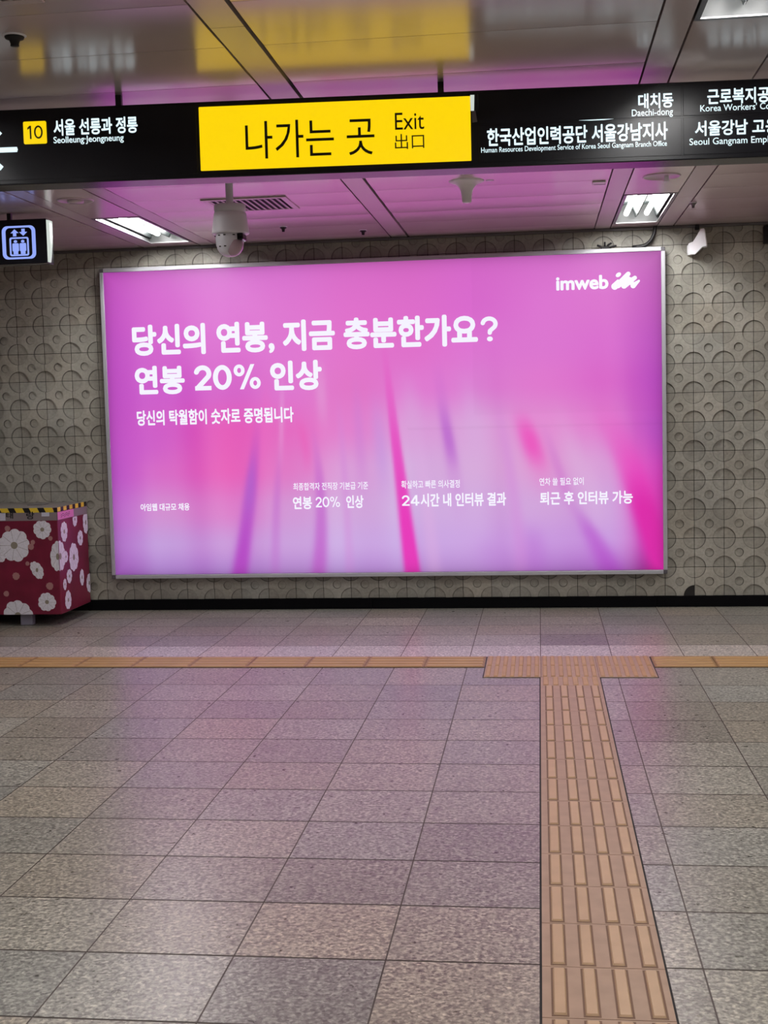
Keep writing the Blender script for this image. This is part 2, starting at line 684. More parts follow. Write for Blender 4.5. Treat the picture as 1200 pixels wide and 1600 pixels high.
tV, tF, tK = tile_shape()
mb = MB()
tints = []
mb.box(X0, X1, WALL + .014, WALL + .1, 0, 2.76, 1)
tints += [(.05, .05, .05)] * 6
kx0, kx1 = int((X0 - JX) / S), int((X1 - JX) / S)
tb = np.array([lin(168), lin(165), lin(154)])
for kx in range(kx0, kx1):
    for kz in range(0, 13):
        ox, oz = JX + kx * S, JZ + kz * S
        mb.add([(ox + a, WALL + b, oz + c) for a, b, c in tV], tF, 0)
        s = rng.normal(1, .045)
        w = rng.normal(0, .012)
        col = tb * s * np.array([1 + w, 1, 1 - w])
        base_i = len(mb.m) - len(tF)
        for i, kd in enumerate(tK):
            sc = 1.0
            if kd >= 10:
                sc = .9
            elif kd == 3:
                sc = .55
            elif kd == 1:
                sc = .36          # shade tinted into the edges of the hollows
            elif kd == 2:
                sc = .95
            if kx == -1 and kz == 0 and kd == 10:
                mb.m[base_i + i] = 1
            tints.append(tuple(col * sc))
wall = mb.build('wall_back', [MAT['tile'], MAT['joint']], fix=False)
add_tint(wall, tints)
tag(wall, kind='structure')

for nm, bx in (('wall_left', (X0 - .1, X0, Y0, WALL + .1)), ('wall_right', (X1, X1 + .1, Y0, WALL + .1)), ('wall_front', (X0 - .1, X1 + .1, Y0 - .1, Y0))):
    tag(MB().box(bx[0], bx[1], bx[2], bx[3], 0, 2.76).build(nm, MAT['plain_wall']), kind='structure')

mb = MB()
for xa, xb in ((X0, -3.3), (-3.298, -1.2), (-1.198, .786), (.788, 2.6), (2.602, X1)):
    mb.bbox(xa, xb, WALL - .022, WALL - .0005, 0, .0764, .002, 1)
tag(mb.build('baseboard_back', MAT['black_base']), kind='structure')

mb = MB()
mb.box(X0, X1, WALL - .03, WALL - .001, CEIL - .018, CEIL - .012, 0)
mb.box(X0, X1, WALL - .034, WALL - .028, CEIL - .018, CEIL - .004, 0)
mb.box(X0, X1, WALL - .02, WALL - .001, CEIL - .012, CEIL + .004, 1)
tag(mb.build('trim_1', [MAT['steel'], MAT['gap']]), kind='structure')

# ---------------------------------------------------------------- ceiling
mb = MB()
mb.box(X0, X1, Y0, WALL, CEIL + .132, CEIL + .16, 2)
PERIOD = 3.165
LIGHT_Y = [-1.45 + 2.25 * i for i in range(5)]        # front ends of the fittings
LIGHT_L = 1.17
seams = [-3.0, -2.55, -2.1, -1.65, -1.2, -.75, -.3, .15, .6, 1.05, 1.5, 1.95, 2.4, 2.85, 3.3, 3.75, 4.2, 4.68, 5.1, 5.5, 5.9, 6.27, 6.63, 7.03, 7.45, 7.85, 8.27, 8.69, WALL - .002]
bseams = [-3.0, -1.0, 1.0, 2.6, 3.99, 5.6, 6.6, 7.72, WALL - .002]


def panel(x0, x1, y0, y1, mi, sag=0.0022, n=8):
    """one pressed metal pan: slightly bellied face with turned-up edges"""
    e = .0022
    x0, x1, y0, y1 = x0 + e, x1 - e, y0 + .0016, y1 - .0016
    V = []
    for i in range(n + 1):
        t = i / n
        y = y0 + (y1 - y0) * t
        z = CEIL - sag * 4 * t * (1 - t)
        V += [(x0, y, z), (x1, y, z)]
    Fc = [(2 * i, 2 * i + 2, 2 * i + 3, 2 * i + 1) for i in range(n)]
    mb.add(V, Fc, mi, True)
    h = CEIL + .03
    c = [(x0, y0), (x1, y0), (x1, y1), (x0, y1)]
    V = [(a, b, CEIL) for a, b in c] + [(a, b, h) for a, b in c]
    mb.add(V, [(0, 1, 5, 4), (1, 2, 6, 5), (2, 3, 7, 6), (3, 0, 4, 7)], mi)


def band(x0, x1, mi=1):
    for a, b in zip(bseams[:-1], bseams[1:]):
        panel(x0, x1, a, b, mi, 0.0, 1)


fixtures = []
for p in (-1, 0, 1):
    ox = p * PERIOD
    def cl(v):
        return max(X0, min(X1, v))
    # wide panel, band, wide panel, band, light bay, band
    for a, b in ((-2.245, -1.003), (-.876, .388)):
        a_, b_ = cl(a + ox), cl(b + ox)
        if b_ - a_ > .05:
            for s0, s1 in zip(seams[:-1], seams[1:]):
                panel(a_, b_, s0, s1, 0)
    for a, b in ((-1.0, -.888), (.392, .495), (.808, .917)):
        a_, b_ = cl(a + ox), cl(b + ox)
        if b_ - a_ > .05:
            band(a_, b_)
    a, b = .498 + ox, .805 + ox
    if a > X0 and b < X1:
        ends = [Y0]
        for ly in LIGHT_Y:
            ends += [ly, ly + LIGHT_L]
        ends.append(WALL - .002)
        for i in range(0, len(ends), 2):
            if ends[i + 1] - ends[i] > .03:
                panel(a, b, ends[i], ends[i + 1], 0, .0015)
        fixtures += [((a + b) / 2, ly) for ly in LIGHT_Y]
ceiling = mb.build('ceiling', [MAT['ceiling'], MAT['ceiling_band'], MAT['gap']], fix=True)
tag(ceiling, kind='structure')

# ---------------------------------------------------------------- fluorescent lights
W2 = .1515


def make_light():
    L = LIGHT_L - .004
    t = thing('ceiling_light', 'x', 'light', (0, 0, CEIL))
    mbh = MB()                                    # open tray
    zt = CEIL + .125
    mbh.box(-W2, W2, .002, L, zt, zt + .004)
    mbh.box(-W2, -W2 + .003, .002, L, CEIL, zt)
    mbh.box(W2 - .003, W2, .002, L, CEIL, zt)
    mbh.box(-W2, W2, .002, .005, CEIL, zt)
    mbh.box(-W2, W2, L - .003, L, CEIL, zt)
    mbh.build('housing', MAT['tray'], t)
    fr = MB()
    for a in ((-W2, -W2 + .018, .002, L), (W2 - .018, W2, .002, L), (-W2 + .018, W2 - .018, .002, .02), (-W2 + .018, W2 - .018, L - .02, L)):
        fr.box(a[0], a[1], a[2], a[3], CEIL - .003, CEIL + .002)
    fr.build('frame', MAT['steel'], t)
    for sgn in (-1, 1):                           # a curved mirror trough around each tube
        rf = MB()
        cx = sgn * .066
        V, Fc = [], []
        n = 10
        for i in range(n + 1):
            u = -1 + 2 * i / n
            x = cx + u * .063
            z = CEIL + .118 - .088 * (abs(u) ** 2.4)
            V += [(x, .022, z), (x, L - .022, z)]
        for i in range(n):
            Fc.append((2 * i, 2 * i + 1, 2 * i + 3, 2 * i + 2))
        rf.add(V, Fc, 0, True)
        rf.build('reflector', MAT['reflector'], t, fix=False)
        tb_ = MB()
        tb_.lathe([(.006, 0.0), (.0155, .01), (.0155, L - .125), (.006, L - .115)], (cx, .045, CEIL + .052), 14, 'y')
        tb_.build('tube', MAT['tube'], t)
    return t


proto = make_light()
OUT = 'recessed twin-tube fluorescent ceiling light in the row outside the picture'
for i, (cx, ly) in enumerate(fixtures):
    o = proto if i == 0 else copy_tree(proto)
    o.location = (cx, ly, CEIL)
    lab, grp = OUT, 'ceiling lights outside the picture'
    right = abs(cx - .65) < .1
    left = abs(cx + 2.51) < .1
    if right and abs(ly - LIGHT_Y[4]) < .1:
        lab, grp = 'recessed twin-tube ceiling light above the right end of the pink billboard', 'fluorescent ceiling lights'
    elif left and abs(ly - LIGHT_Y[4]) < .1:
        lab, grp = 'recessed twin-tube ceiling light between the lift sign and the dome camera', 'fluorescent ceiling lights'
    elif left and abs(ly - LIGHT_Y[3]) < .1:
        lab, grp = 'lit ceiling light showing only as a thin bright sliver under the sign by the arrow', 'fluorescent ceiling lights'
    elif right and abs(ly - LIGHT_Y[2]) < .1:
        lab, grp = 'large bright twin-tube ceiling light nearest the viewer, above the hanging sign in the corner', 'fluorescent ceiling lights'
    elif right and abs(ly - LIGHT_Y[3]) < .1:
        lab, grp = 'twin-tube ceiling light hidden behind the right part of the hanging exit sign', 'fluorescent ceiling lights'
    tag(o, lab, 'light', grp)

# ---------------------------------------------------------------- pink billboard
BX0, BX1, BZ0, BZ1, BY = -3.088, .857, .238, 2.457, 8.867
IX0, IX1, IZ0, IZ1 = -3.060, .831, .268, 2.429
bill = thing('billboard', 'wide backlit pink and purple billboard in an aluminium frame on the tiled wall', 'billboard', ((BX0 + BX1) / 2, BY, BZ0))
MB().box(BX0 + .006, BX1 - .006, BY + .012, WALL + .004, BZ0 + .006, BZ1 - .006).build('casing', MAT['alu_dark'], bill)
c = .028
for nm, a in (('top', (BX0 + c, BX1 - c, BZ1 - c, BZ1)), ('bottom', (BX0 + c, BX1 - c, BZ0, BZ0 + c)), ('l', (BX0, BX0 + c, BZ0 + c, BZ1 - c)), ('r', (BX1 - c, BX1, BZ0 + c, BZ1 - c))):
    MB().bbox(a[0], a[1], BY, BY + .03, a[2], a[3], .004, 2).build('frame_rail', MAT['alu'], bill)
for xa in (BX0 + .001, BX1 - c):
    for za in (BZ0 + .001, BZ1 - c):
        MB().bbox(xa, xa + c - .001, BY + .004, BY + .03, za, za + c - .001, .003, 1).build('corner_piece', MAT['alu_dark'], bill)['label'] = 'dull dark grey corner piece of the frame'

# the artwork, described in its own coordinates: s 0..1 across, t 0..1 downwards
cols_x = [.0, .10, .22, .335, .45, .56, .675, .79, .905, 1.0]
rows_t = [.0, .15, .28, .40, .53, .66, .79, .90, 1.0]
A = [
 [(196,88,190),(214,108,205),(222,122,212),(222,120,210),(222,115,203),(220,112,200),(220,112,205),(222,118,208),(222,118,208),(196,96,184)],
 [(198,86,196),(218,108,208),(228,128,216),(226,122,210),(228,118,206),(226,115,205),(222,112,208),(226,120,212),(224,118,208),(198,92,190)],
 [(196,86,198),(214,104,206),(226,122,212),(226,122,210),(230,120,205),(228,118,205),(226,122,212),(226,122,212),(224,115,210),(194,88,194)],
 [(196,86,198),(210,100,205),(220,112,205),(226,122,208),(228,120,200),(228,125,210),(224,130,212),(230,125,210),(224,110,205),(190,80,194)],
 [(196,88,198),(214,100,200),(236,104,190),(232,112,195),(228,130,206),(222,152,216),(222,165,220),(230,145,212),(228,130,208),(194,80,192)],
 [(194,92,202),(220,112,200),(238,108,190),(228,126,200),(220,155,216),(216,168,222),(220,172,222),(226,158,214),(220,158,217),(222,74,190)],
 [(194,112,206),(215,146,211),(226,134,206),(215,154,216),(212,162,219),(212,172,226),(214,172,226),(214,166,222),(212,164,223),(214,64,178)],
 [(184,122,206),(200,158,222),(208,157,221),(207,162,223),(206,164,226),(206,167,229),(209,167,229),(206,157,226),(206,158,226),(202,62,172)],
 [(166,102,190),(182,136,212),(186,140,214),(190,144,214),(190,144,217),(194,149,220),(194,149,218),(188,134,212),(188,126,212),(164,44,138)],
]
A = np.array(A, float)


def px(x, y):
    """a place on the artwork from its reading in a flat copy 885 x 500"""
    return (x - 160) / 875.0, (y - (424 - (x - 160) * .036)) / (475.0 + (x - 160) * .022)


STREAKS = [
    # points, colour, half width at start / end, strength at start / end, softness
    ([(408, 620), (392, 740), (366, 898)], (186, 84, 200), .006, .014, .35, .95, .55),
    ([(396, 690), (388, 760), (380, 830)], (176, 110, 208), .004, .012, .5, .4, .8),
    ([(447, 560), (443, 640), (436, 760)], (232, 178, 226), .003, .005, .55, .15, .8),
    ([(440, 680), (432, 760), (424, 896)], (196, 110, 206), .004, .009, .5, .35, .8),
    ([(507, 540), (508, 640), (512, 700)], (232, 176, 222), .008, .009, .55, .1, .7),
    ([(488, 640), (500, 740), (494, 898)], (196, 100, 204), .004, .013, .35, .7, .6),
    ([(468, 640), (480, 700), (482, 760)], (240, 96, 184), .008, .008, .7, .1, .9),
    ([(590, 590), (600, 700), (606, 800)], (196, 150, 226), .009, .012, .4, .4, .8),
    ([(605, 500), (624, 690), (646, 900)], (236, 66, 188), .004, .014, .35, 1.0, .3),
    ([(640, 560), (650, 640), (655, 720)], (220, 170, 222), .012, .02, .4, .4, .9),
    ([(688, 540), (706, 680), (728, 840)], (190, 100, 206), .008, .014, .45, .1, .6),
    ([(694, 610), (708, 690), (716, 740)], (184, 100, 206), .007, .009, .4, .6, .6),
    ([(730, 560), (745, 660), (752, 760)], (220, 170, 224), .01, .02, .45, .3, .9),
    ([(805, 600), (836, 690), (862, 790)], (244, 78, 186), .012, .018, .1, .25, .9),
    ([(815, 630), (838, 700), (850, 740)], (244, 70, 184), .013, .016, .6, .5, .7),
    ([(848, 640), (880, 740), (905, 820)], (206, 110, 204), .006, .01, .3, .4, .8),
    ([(868, 600), (905, 720), (950, 850)], (226, 184, 226), .012, .024, .3, .5, .9),
    ([(890, 770), (925, 830), (958, 898)], (186, 88, 206), .006, .022, .3, .8, .8),
    ([(930, 600), (985, 720), (1030, 850)], (240, 70, 188), .02, .026, .2, .95, .6),
    ([(985, 720), (1010, 800), (1034, 880)], (226, 50, 172), .018, .024, .9, .95, .5),
    ([(1020, 620), (1036, 700), (1040, 760)], (170, 90, 196), .02, .02, .5, .2, .9),
    ([(760, 820), (770, 860), (780, 898)], (196, 140, 220), .02, .03, .2, .5, .9),
    ([(830, 800), (836, 850), (838, 898)], (192, 120, 214), .014, .022, .3, .6, .9),
    ([(534, 600), (540, 720), (545, 880)], (214, 140, 218), .004, .008, .5, .3, .7),
    ([(560, 560), (566, 680), (570, 800)], (206, 130, 214), .006, .010, .4, .3, .8),
    ([(420, 560), (416, 660), (410, 760)], (236, 110, 196), .006, .010, .5, .3, .8),
    ([(780, 600), (800, 720), (815, 860)], (214, 140, 218), .006, .012, .4, .4, .8),
    ([(655, 640), (668, 760), (680, 890)], (226, 176, 228), .008, .012, .4, .4, .7),
    ([(215, 640), (212, 700), (210, 740)], (204, 96, 204), .05, .03, .3, .3, .9),
]
NS, NT = 260, 140
ss = np.linspace(0, 1, NS + 1)
ts = np.linspace(0, 1, NT + 1)


def smooth_interp(xs, n):
    xs = np.array(xs)
    i = np.clip(np.searchsorted(xs, n) - 1, 0, len(xs) - 2)
    f = (n - xs[i]) / (xs[i + 1] - xs[i])
    f = np.clip(f, 0, 1)
    f = f * .4 + .6 * f * f * (3 - 2 * f)
    return i, f


ix, fx = smooth_interp(cols_x, ss)
it, ft = smooth_interp(rows_t, ts)
up_ = A[it][:, ix] * (1 - fx)[None, :, None] + A[it][:, ix + 1] * fx[None, :, None]
dn_ = A[it + 1][:, ix] * (1 - fx)[None, :, None] + A[it + 1][:, ix + 1] * fx[None, :, None]
art = up_ * (1 - ft)[:, None, None] + dn_ * ft[:, None, None]
SS, TT = np.meshgrid(ss, ts)
# soft upright folds of colour all over
for k in range(26):
    c0, w_, amp = rng.random(), .01 + .03 * rng.random(), rng.normal(0, 6)
    top = rng.random() * .6
    wgt = np.exp(-((SS - c0 - .02 * (TT - .5)) / w_) ** 2) * np.clip((TT - top) / .3, 0, 1)
    art += (wgt * amp)[:, :, None] * np.array([.4, 1.0, .5])
for pts, colr, w0, w1, a0, a1, soft in STREAKS:
    P = np.array([px(*q) for q in pts])
    f = (TT - P[0, 1]) / (P[-1, 1] - P[0, 1])
    fc = np.clip(f, 0, 1)
    m_ = (P[1, 1] - P[0, 1]) / (P[-1, 1] - P[0, 1])
    # a parabola through the three points
    L0 = (fc - m_) * (fc - 1) / (m_)
    L1 = fc * (fc - 1) / (m_ * (m_ - 1))
    L2 = fc * (fc - m_) / (1 - m_)
    cx_ = P[0, 0] * L0 + P[1, 0] * L1 + P[2, 0] * L2
    w_ = w0 + (w1 - w0) * fc
    d = np.abs(SS - cx_) / w_
    prof = 1 / (1 + np.exp((d - 1) / (.06 + .35 * soft)))
    ends = np.clip(f / .5, 0, 1) * np.clip((1 - f) / .45 + (1.0 if P[-1, 1] > .93 else 0), 0, 1)
    ends = ends * ends * (3 - 2 * np.clip(ends, 0, 1))
    wgt = np.clip(prof * ends * (a0 + (a1 - a0) * fc) * 1.18, 0, 1)
    art = art * (1 - wgt[:, :, None]) + np.array(colr, float) * wgt[:, :, None]
# sheet folds and the weaker backlight next to the frame
art *= (1 - .012 * (SS > .672) * (TT < .5) - .02 * np.exp(-((TT - .535) / .004) ** 2) * (SS > .55))[:, :, None]
edge = np.minimum(np.minimum(SS * 1.8, (1 - SS) * 1.8), np.minimum(TT, 1 - TT))
art *= (1 - .16 * np.exp(-edge / .018))[:, :, None]
art[:, :, 1] = art[:, :, 1] * 1.08 - 16
art *= np.array([.975, 1.0, .985])
art = np.clip(art, 0, 255) / 255.0
artl = np.where(art <= .04045, art / 12.92, ((art + .055) / 1.055) ** 2.4)
PY = BY + .010
verts = [(IX0 + s * (IX1 - IX0), PY, IZ1 - t * (IZ1 - IZ0)) for t in ts for s in ss]
faces = []
for j in range(NT):
    for i in range(NS):
        a = j * (NS + 1) + i
        faces.append((a, a + NS + 1, a + NS + 2, a + 1))
mb = MB()
mb.add(verts, faces, 0, True)
poster = mb.build('poster', MAT['poster'], bill, fix=False)
at = poster.data.color_attributes.new('art', 'FLOAT_COLOR', 'POINT')
at.data.foreach_set('color', np.concatenate([artl.reshape(-1, 3), np.ones(((NS + 1) * (NT + 1), 1))], axis=1).ravel())
poster['label'] = 'backlit poster sheet with soft pink and purple streaks'

LY = PY - .0003
pw = MAT['poster_white']
digits('?', poster, pw, -.392, -.275, 1.860, 2.030, LY, .17)
lettering('당신의 연봉, 지금 충분한가요', poster, pw, -2.868, -.412, 1.825, 2.053, LY, .040)
lettering('연봉', poster, pw, -2.860, -2.495, 1.557, 1.762, LY, .040)
digits('20%', poster, pw, -2.426, -1.946, 1.578, 1.755, LY, .19)
lettering('인상', poster, pw, -1.877, -1.508, 1.560, 1.770, LY, .040)
lettering('당신의 탁월함이 숫자로 증명됩니다', poster, pw, -2.856, -1.718, 1.338, 1.448, LY, .030)
lettering('아임웹 대규모 채용', poster, pw, -2.855, -2.494, .727, .780, LY, .02)
lettering('최종합격자 전직장 기본급 기준', poster, pw, -1.736, -1.202, .856, .910, LY, .012)
lettering('연봉', poster, pw, -1.742, -1.605, .722, .813, LY, .028)
digits('20%', poster, pw, -1.578, -1.405, .734, .808, LY, .15)
lettering('인상', poster, pw, -1.360, -1.237, .724, .815, LY, .028)
lettering('확실하고 빠른 의사결정', poster, pw, -.967, -.558, .856, .912, LY, .012)
digits('24', poster, pw, -.965, -.842, .735, .809, LY, .16)
lettering('시간 내 인터뷰 결과', poster, pw, -.834, -.238, .725, .819, LY, .028)
lettering('연차 쓸 필요 없이', poster, pw, -.007, .295, .860, .913, LY, .012)
lettering('퇴근 후 인터뷰 가능', poster, pw, -.005, .627, .725, .817, LY, .028)
lettering('imweb', poster, pw, .126, .478, 2.188, 2.284, LY, .035)
# the scribbled mark beside the word
lg = MB()
LX, LZ, LS = .495, 2.178, .00078          # drawing units -> metres


def capsule(x0, z0, x1, z1, r0, r1, n=10):
    a = math.atan2(z1 - z0, x1 - x0)
    pts = []
    for i in range(n + 1):
        t = a + math.pi / 2 + math.pi * i / n
        pts.append((LX + LS * (x0 + r0 * math.cos(t)), LZ + LS * (z0 + r0 * math.sin(t))))
    for i in range(n + 1):
        t = a - math.pi / 2 + math.pi * i / n
        pts.append((LX + LS * (x1 + r1 * math.cos(t)), LZ + LS * (z1 + r1 * math.sin(t))))
    return pts


for i, q in enumerate(((32, 33, 60, 75, 30, 16), (60, 42, 148, 135, 27, 20), (112, 36, 204, 100, 26, 18), (190, 34, 238, 72, 24, 10))):
    lg.prism_y(capsule(*q), LY - .001 - .00005 * i, LY)
lg.prism_y([(LX + LS * x, LZ + LS * z) for x, z in ((60, 40), (190, 40), (200, 90), (140, 120), (70, 60))], LY - .0009, LY)
lg.prism_y([(LX + LS * x, LZ + LS * z) for x, z in ellipse(64, 131, 25, 18, .6)], LY - .001, LY)
lg.build('logo', pw, poster)

# ---------------------------------------------------------------- hanging exit sign
SA = math.atan(.057)
sign = thing('direction_sign', 'long black lit direction sign with a yellow exit panel, hung from the ceiling', 'sign', (0, 4.756, 2.275), SA, frame=(0, 0, 2.275))
SU0, SU1 = -2.42, 1.42
MB().bbox(SU0, SU1, 0, .13, 2.275, 2.55, .004, 2).build('housing', MAT['black_gloss'], sign)
for a, b, z0, z1 in ((SU0 + .01, -1.24, 2.292, 2.538), (-.205, .523, 2.292, 2.424), (-.205, .523, 2.430, 2.538), (.530, SU1 - .01, 2.292, 2.424), (.530, SU1 - .01, 2.430, 2.538)):
    MB().bbox(a, b, -.0025, .001, z0, z1, .0008, 1).build('face_plate', MAT['black_gloss'], sign)
for u in (-1.541, -.339, .86):
    h = MB()
    h.box(u - .011, u + .011, .05, .072, 2.55, CEIL + .0005)
    h.bbox(u - .02, u + .02, .04, .082, 2.549, 2.556, .002, 1)
    h.build('hanger', MAT['black_metal'], sign)
ex = MB().bbox(-1.228, -.232, -.006, .001, 2.300, 2.530, .002, 1).build('exit_panel', MAT['yellow'], sign)
ex['label'] = 'glowing yellow exit panel with black lettering'
ink = MAT['sign_ink']
lettering('나가는 곳', ex, ink, -1.058, -.583, 2.335, 2.470, -.0062, 0)
lettering('Exit', ex, ink, -.507, -.401, 2.419, 2.480, -.0062, 0)
lettering('出口', ex, ink, -.509, -.402, 2.350, 2.404, -.0062, 0)
MB().prism_y([(-.231, 2.478), (-.219, 2.478), (-.217, 2.533), (-.232, 2.533)], -.007, 0).build('edge_clip', MAT['side_lit'], sign)['label'] = 'white clip at the edge of the yellow panel'
MB().prism_y([(-.226, 2.436), (-.208, 2.438), (-.214, 2.478), (-.228, 2.476)], -.004, 0).build('edge_tape', MAT['alu_dark'], sign)['label'] = 'grey strip of tape below the white clip'
npl = MB().prism_y(rrect(-1.888, -1.801, 2.421, 2.503, .006), -.005, 0).build('number_plate', MAT['yellow'], sign)
npl['label'] = 'small yellow exit number plate'
digits('10', npl, ink, -1.872, -1.815, 2.439, 2.487, -.0052, .13)
sw = MAT['sign_white']
TY = -.0027
lettering('서울 선릉과 정릉', sign, sw, -1.774, -1.458, 2.447, 2.507, TY, .024)
lettering('Seolleung·Jeongneung', sign, sw, -1.776, -1.512, 2.413, 2.444, TY, .008)
lettering('대치동', sign, sw, .370, .495, 2.461, 2.514, TY, .024)
lettering('Daechi-dong', sign, sw, .347, .493, 2.428, 2.459, TY, .004)
lettering('한국산업인력공단 서울강남지사', sign, sw, -.174, .474, 2.348, 2.412, TY, .024)
lettering('Human Resources Development Service of Korea Seoul Gangnam Branch Office', sign, sw, -.196, .471, 2.321, 2.345, TY, .004)
lettering('근로복지공단 서울강남지사', sign, sw, .615, 1.16, 2.466, 2.521, TY, .024)
lettering("Korea Workers' Compensation & Welfare Service", sign, sw, .590, 1.21, 2.435, 2.466, TY, .004)
lettering('서울강남 고용센터', sign, sw, .571, .955, 2.356, 2.410, TY, .024)
lettering('Seoul Gangnam Employment Center', sign, sw, .551, 1.04, 2.318, 2.349, TY, .004)
# arrow pointing along the hall
ar = MB()
w = .0092
tipx, cz = -2.050, 2.4035
ar.prism_y([(tipx + .012, cz - w), (-1.916, cz - w), (-1.913, cz), (-1.916, cz + w), (tipx + .012, cz + w)], TY - .001, TY)
for sg in (1, -1):
    d = Vector((.0715, .0655 * sg)).normalized()
    nrm = Vector((-d.y, d.x)) * w
    e = Vector((tipx, cz)) + d * .1
    t0 = Vector((tipx, cz))
    q = [t0 + nrm, t0 - nrm, e - nrm, e + nrm]
    if sg < 0:
        q = q[::-1]
    ar.prism_y([(p.x, p.y) for p in q], TY - .0011, TY)
ar.build('arrow', sw, sign)
MB().prism_y([(.158, 2.4285), (.20, 2.4262), (.25, 2.4266), (.282, 2.4292), (.24, 2.4298), (.19, 2.4292)], -.0035, -.002).build('light_gap', sw, sign)['label'] = 'thin bright gap between two face plates'

# ---------------------------------------------------------------- lift sign
lift = thing('lift_sign', 'small black hanging lift sign with a blue lit elevator pictogram and glowing end', 'sign', (-3.05, 7.184, 2.302))
MB().bbox(-3.42, -2.806, 7.184, 7.284, 2.302, 2.556, .003, 1).build('housing', MAT['black_gloss'], lift)
se = MB()
prof = [(2.548, .096), (2.535, .098), (2.47, .094), (2.40, .078), (2.34, .058), (2.308, .040)]
V, Fc = [], []
for z, d in prof:
    V += [(-2.8062, 7.187, z), (-2.797, 7.187 + d * .25, z), (-2.797, 7.187 + d * .75, z), (-2.8062, 7.187 + d, z)]
for i in range(len(prof) - 1):
    for k in range(3):
        Fc.append((4 * i + k, 4 * i + k + 1, 4 * i + k + 5, 4 * i + k + 4))
Fc += [(0, 1, 2, 3), (20, 21, 22, 23)]
Fc += [(4 * i, 4 * i + 4, 4 * i + 7, 4 * i + 3) for i in range(5)]
se.add(V, Fc, 0, True)
se.build('side_panel', MAT['side_lit'], lift)['label'] = 'glowing white end of the sign box'
for u in (-3.044, -3.30):
    h = MB()
    h.box(u - .012, u + .012, 7.222, 7.246, 2.555, CEIL + .0005)
    h.build('hanger', MAT['black_metal'], lift)
ic = MB()
y0, y1 = 7.1825, 7.1845
ix0, ix1, iz0, iz1 = -3.074, -2.872, 2.330, 2.520
ic.prism_y(rrect(ix0, ix1, iz0, iz1, .032), y0, y1, holes=[rrect(ix0 + .022, ix1 - .022, iz0 + .011, iz1 - .011, .024)])
bx0, bx1, bz0, bz1 = -3.030, -2.914, 2.348, 2.455
ic.prism_y(rrect(bx0, bx1, bz0, bz1, .012), y0, y1, holes=[rrect(bx0 + .010, bx1 - .010, bz0 + .009, bz1 - .009, .006)])
for cx_ in (-2.994, -2.950):                        # two passengers in the cabin
    ic.prism_y(ellipse(cx_, 2.431, .0105, .008, n=14), y0, y1)
    ic.prism_y(rrect(cx_ - .0195, cx_ + .0195, 2.374, 2.421, .007, 4), y0, y1)
    ic.prism_y([(cx_ - .014, 2.358), (cx_ + .014, 2.358), (cx_ + .014, 2.374), (cx_ - .014, 2.374)], y0, y1)
ua = [(-.010, 0), (.010, 0), (.010, .018), (.024, .018), (0, .040), (-.024, .018), (-.010, .018)]
ic.prism_y([(-2.997 + a, 2.461 + b) for a, b in ua], y0, y1)
ic.prism_y([(-2.945 + a, 2.502 - b) for a, b in ua][::-1], y0, y1)
ic.build('pictogram', MAT['sign_blue'], lift)

# ---------------------------------------------------------------- dome camera on a pole
ptz = thing('security_camera', 'white dome security camera hanging on a pole in front of the billboard', 'camera', (-1.566, 6.54, CEIL))
pc = (-1.566, 6.54, 0)
MB().lathe([(.048, CEIL), (.048, CEIL - .006), (.022, CEIL - .012), (.0195, CEIL - .02), (.0195, 2.474)], pc, 28).build('pole', MAT['grey_white'], ptz)
MB().lathe([(.02, 2.4785), (.074, 2.4785), (.081, 2.474), (.0815, 2.443), (.078, 2.4405), (.078, 2.437)], pc, 40).build('mounting_cap', MAT['grey_white'], ptz)
MB().lathe([(.078, 2.437), (.083, 2.434), (.0865, 2.41), (.091, 2.375), (.0955, 2.340), (.0965, 2.333), (.093, 2.3285), (.074, 2.3285)], pc, 44).build('housing', MAT['grey_white'], ptz)
hd = MB()
prof = []
for i in range(13):
    a = math.pi / 2 * i / 12
    prof.append((max(.0002, .072 * math.cos(a) ** .75), 2.292 - .078 * math.sin(a)))
hd.lathe([(.070, 2.3285), (.073, 2.31)] + prof, (pc[0] - .006, pc[1], 0), 40)
head = hd.build('camera_head', MAT['grey_white'], ptz)
MB().bbox(pc[0] + .044, pc[0] + .076, pc[1] - .055, pc[1] + .03, 2.292, 2.327, .006, 2).build('lens', MAT['lens'], head)['label'] = 'black lens opening'
wn = MB()
wn.lathe([(.001, -.040), (.02, -.038), (.038, -.028), (.050, -.01), (.053, .01)], (0, 0, 0), 24)
Rm = Matrix.Rotation(math.radians(-58), 4, 'Y')
wn.v = [tuple(Rm @ Vector(p) + Vector((pc[0] + .024, pc[1] - .018, 2.262))) for p in wn.v]
wn.build('window', MAT['window'], head)['label'] = 'clear tinted window on the side of the dome'
for a in (200, 236, 262, 300):
    for z, r in ((2.318, .0722), (2.262, .0665)):
        x, y = pc[0] - .006 + r * math.cos(math.radians(a)), pc[1] + r * math.sin(math.radians(a))
        MB().bbox(x - .006, x + .006, y - .004, y + .004, z - .0025, z + .0025, .001, 1).build('vent_slot', MAT['dark'], head)

# ---------------------------------------------------------------- small ceiling things
ant = thing('ceiling_antenna', 'white trumpet-shaped antenna pointing down from the ceiling above the billboard', 'antenna', (-.363, 6.86, CEIL))
MB().lathe([(.094, CEIL), (.094, CEIL - .004), (.082, CEIL - .010), (.06, CEIL - .018), (.044, CEIL - .030), (.034, CEIL - .046), (.028, CEIL - .07), (.025, CEIL - .105), (.0235, CEIL - .113), (.012, CEIL - .116)], (-.363, 6.86, 0), 40).build('antenna_body', MAT['white_plastic'], ant)
MB().lathe([(.022, CEIL + .0005), (.022, CEIL - .004)], (-.242, 6.87, 0), 20).build('side_cap', MAT['grey_white'], ant)


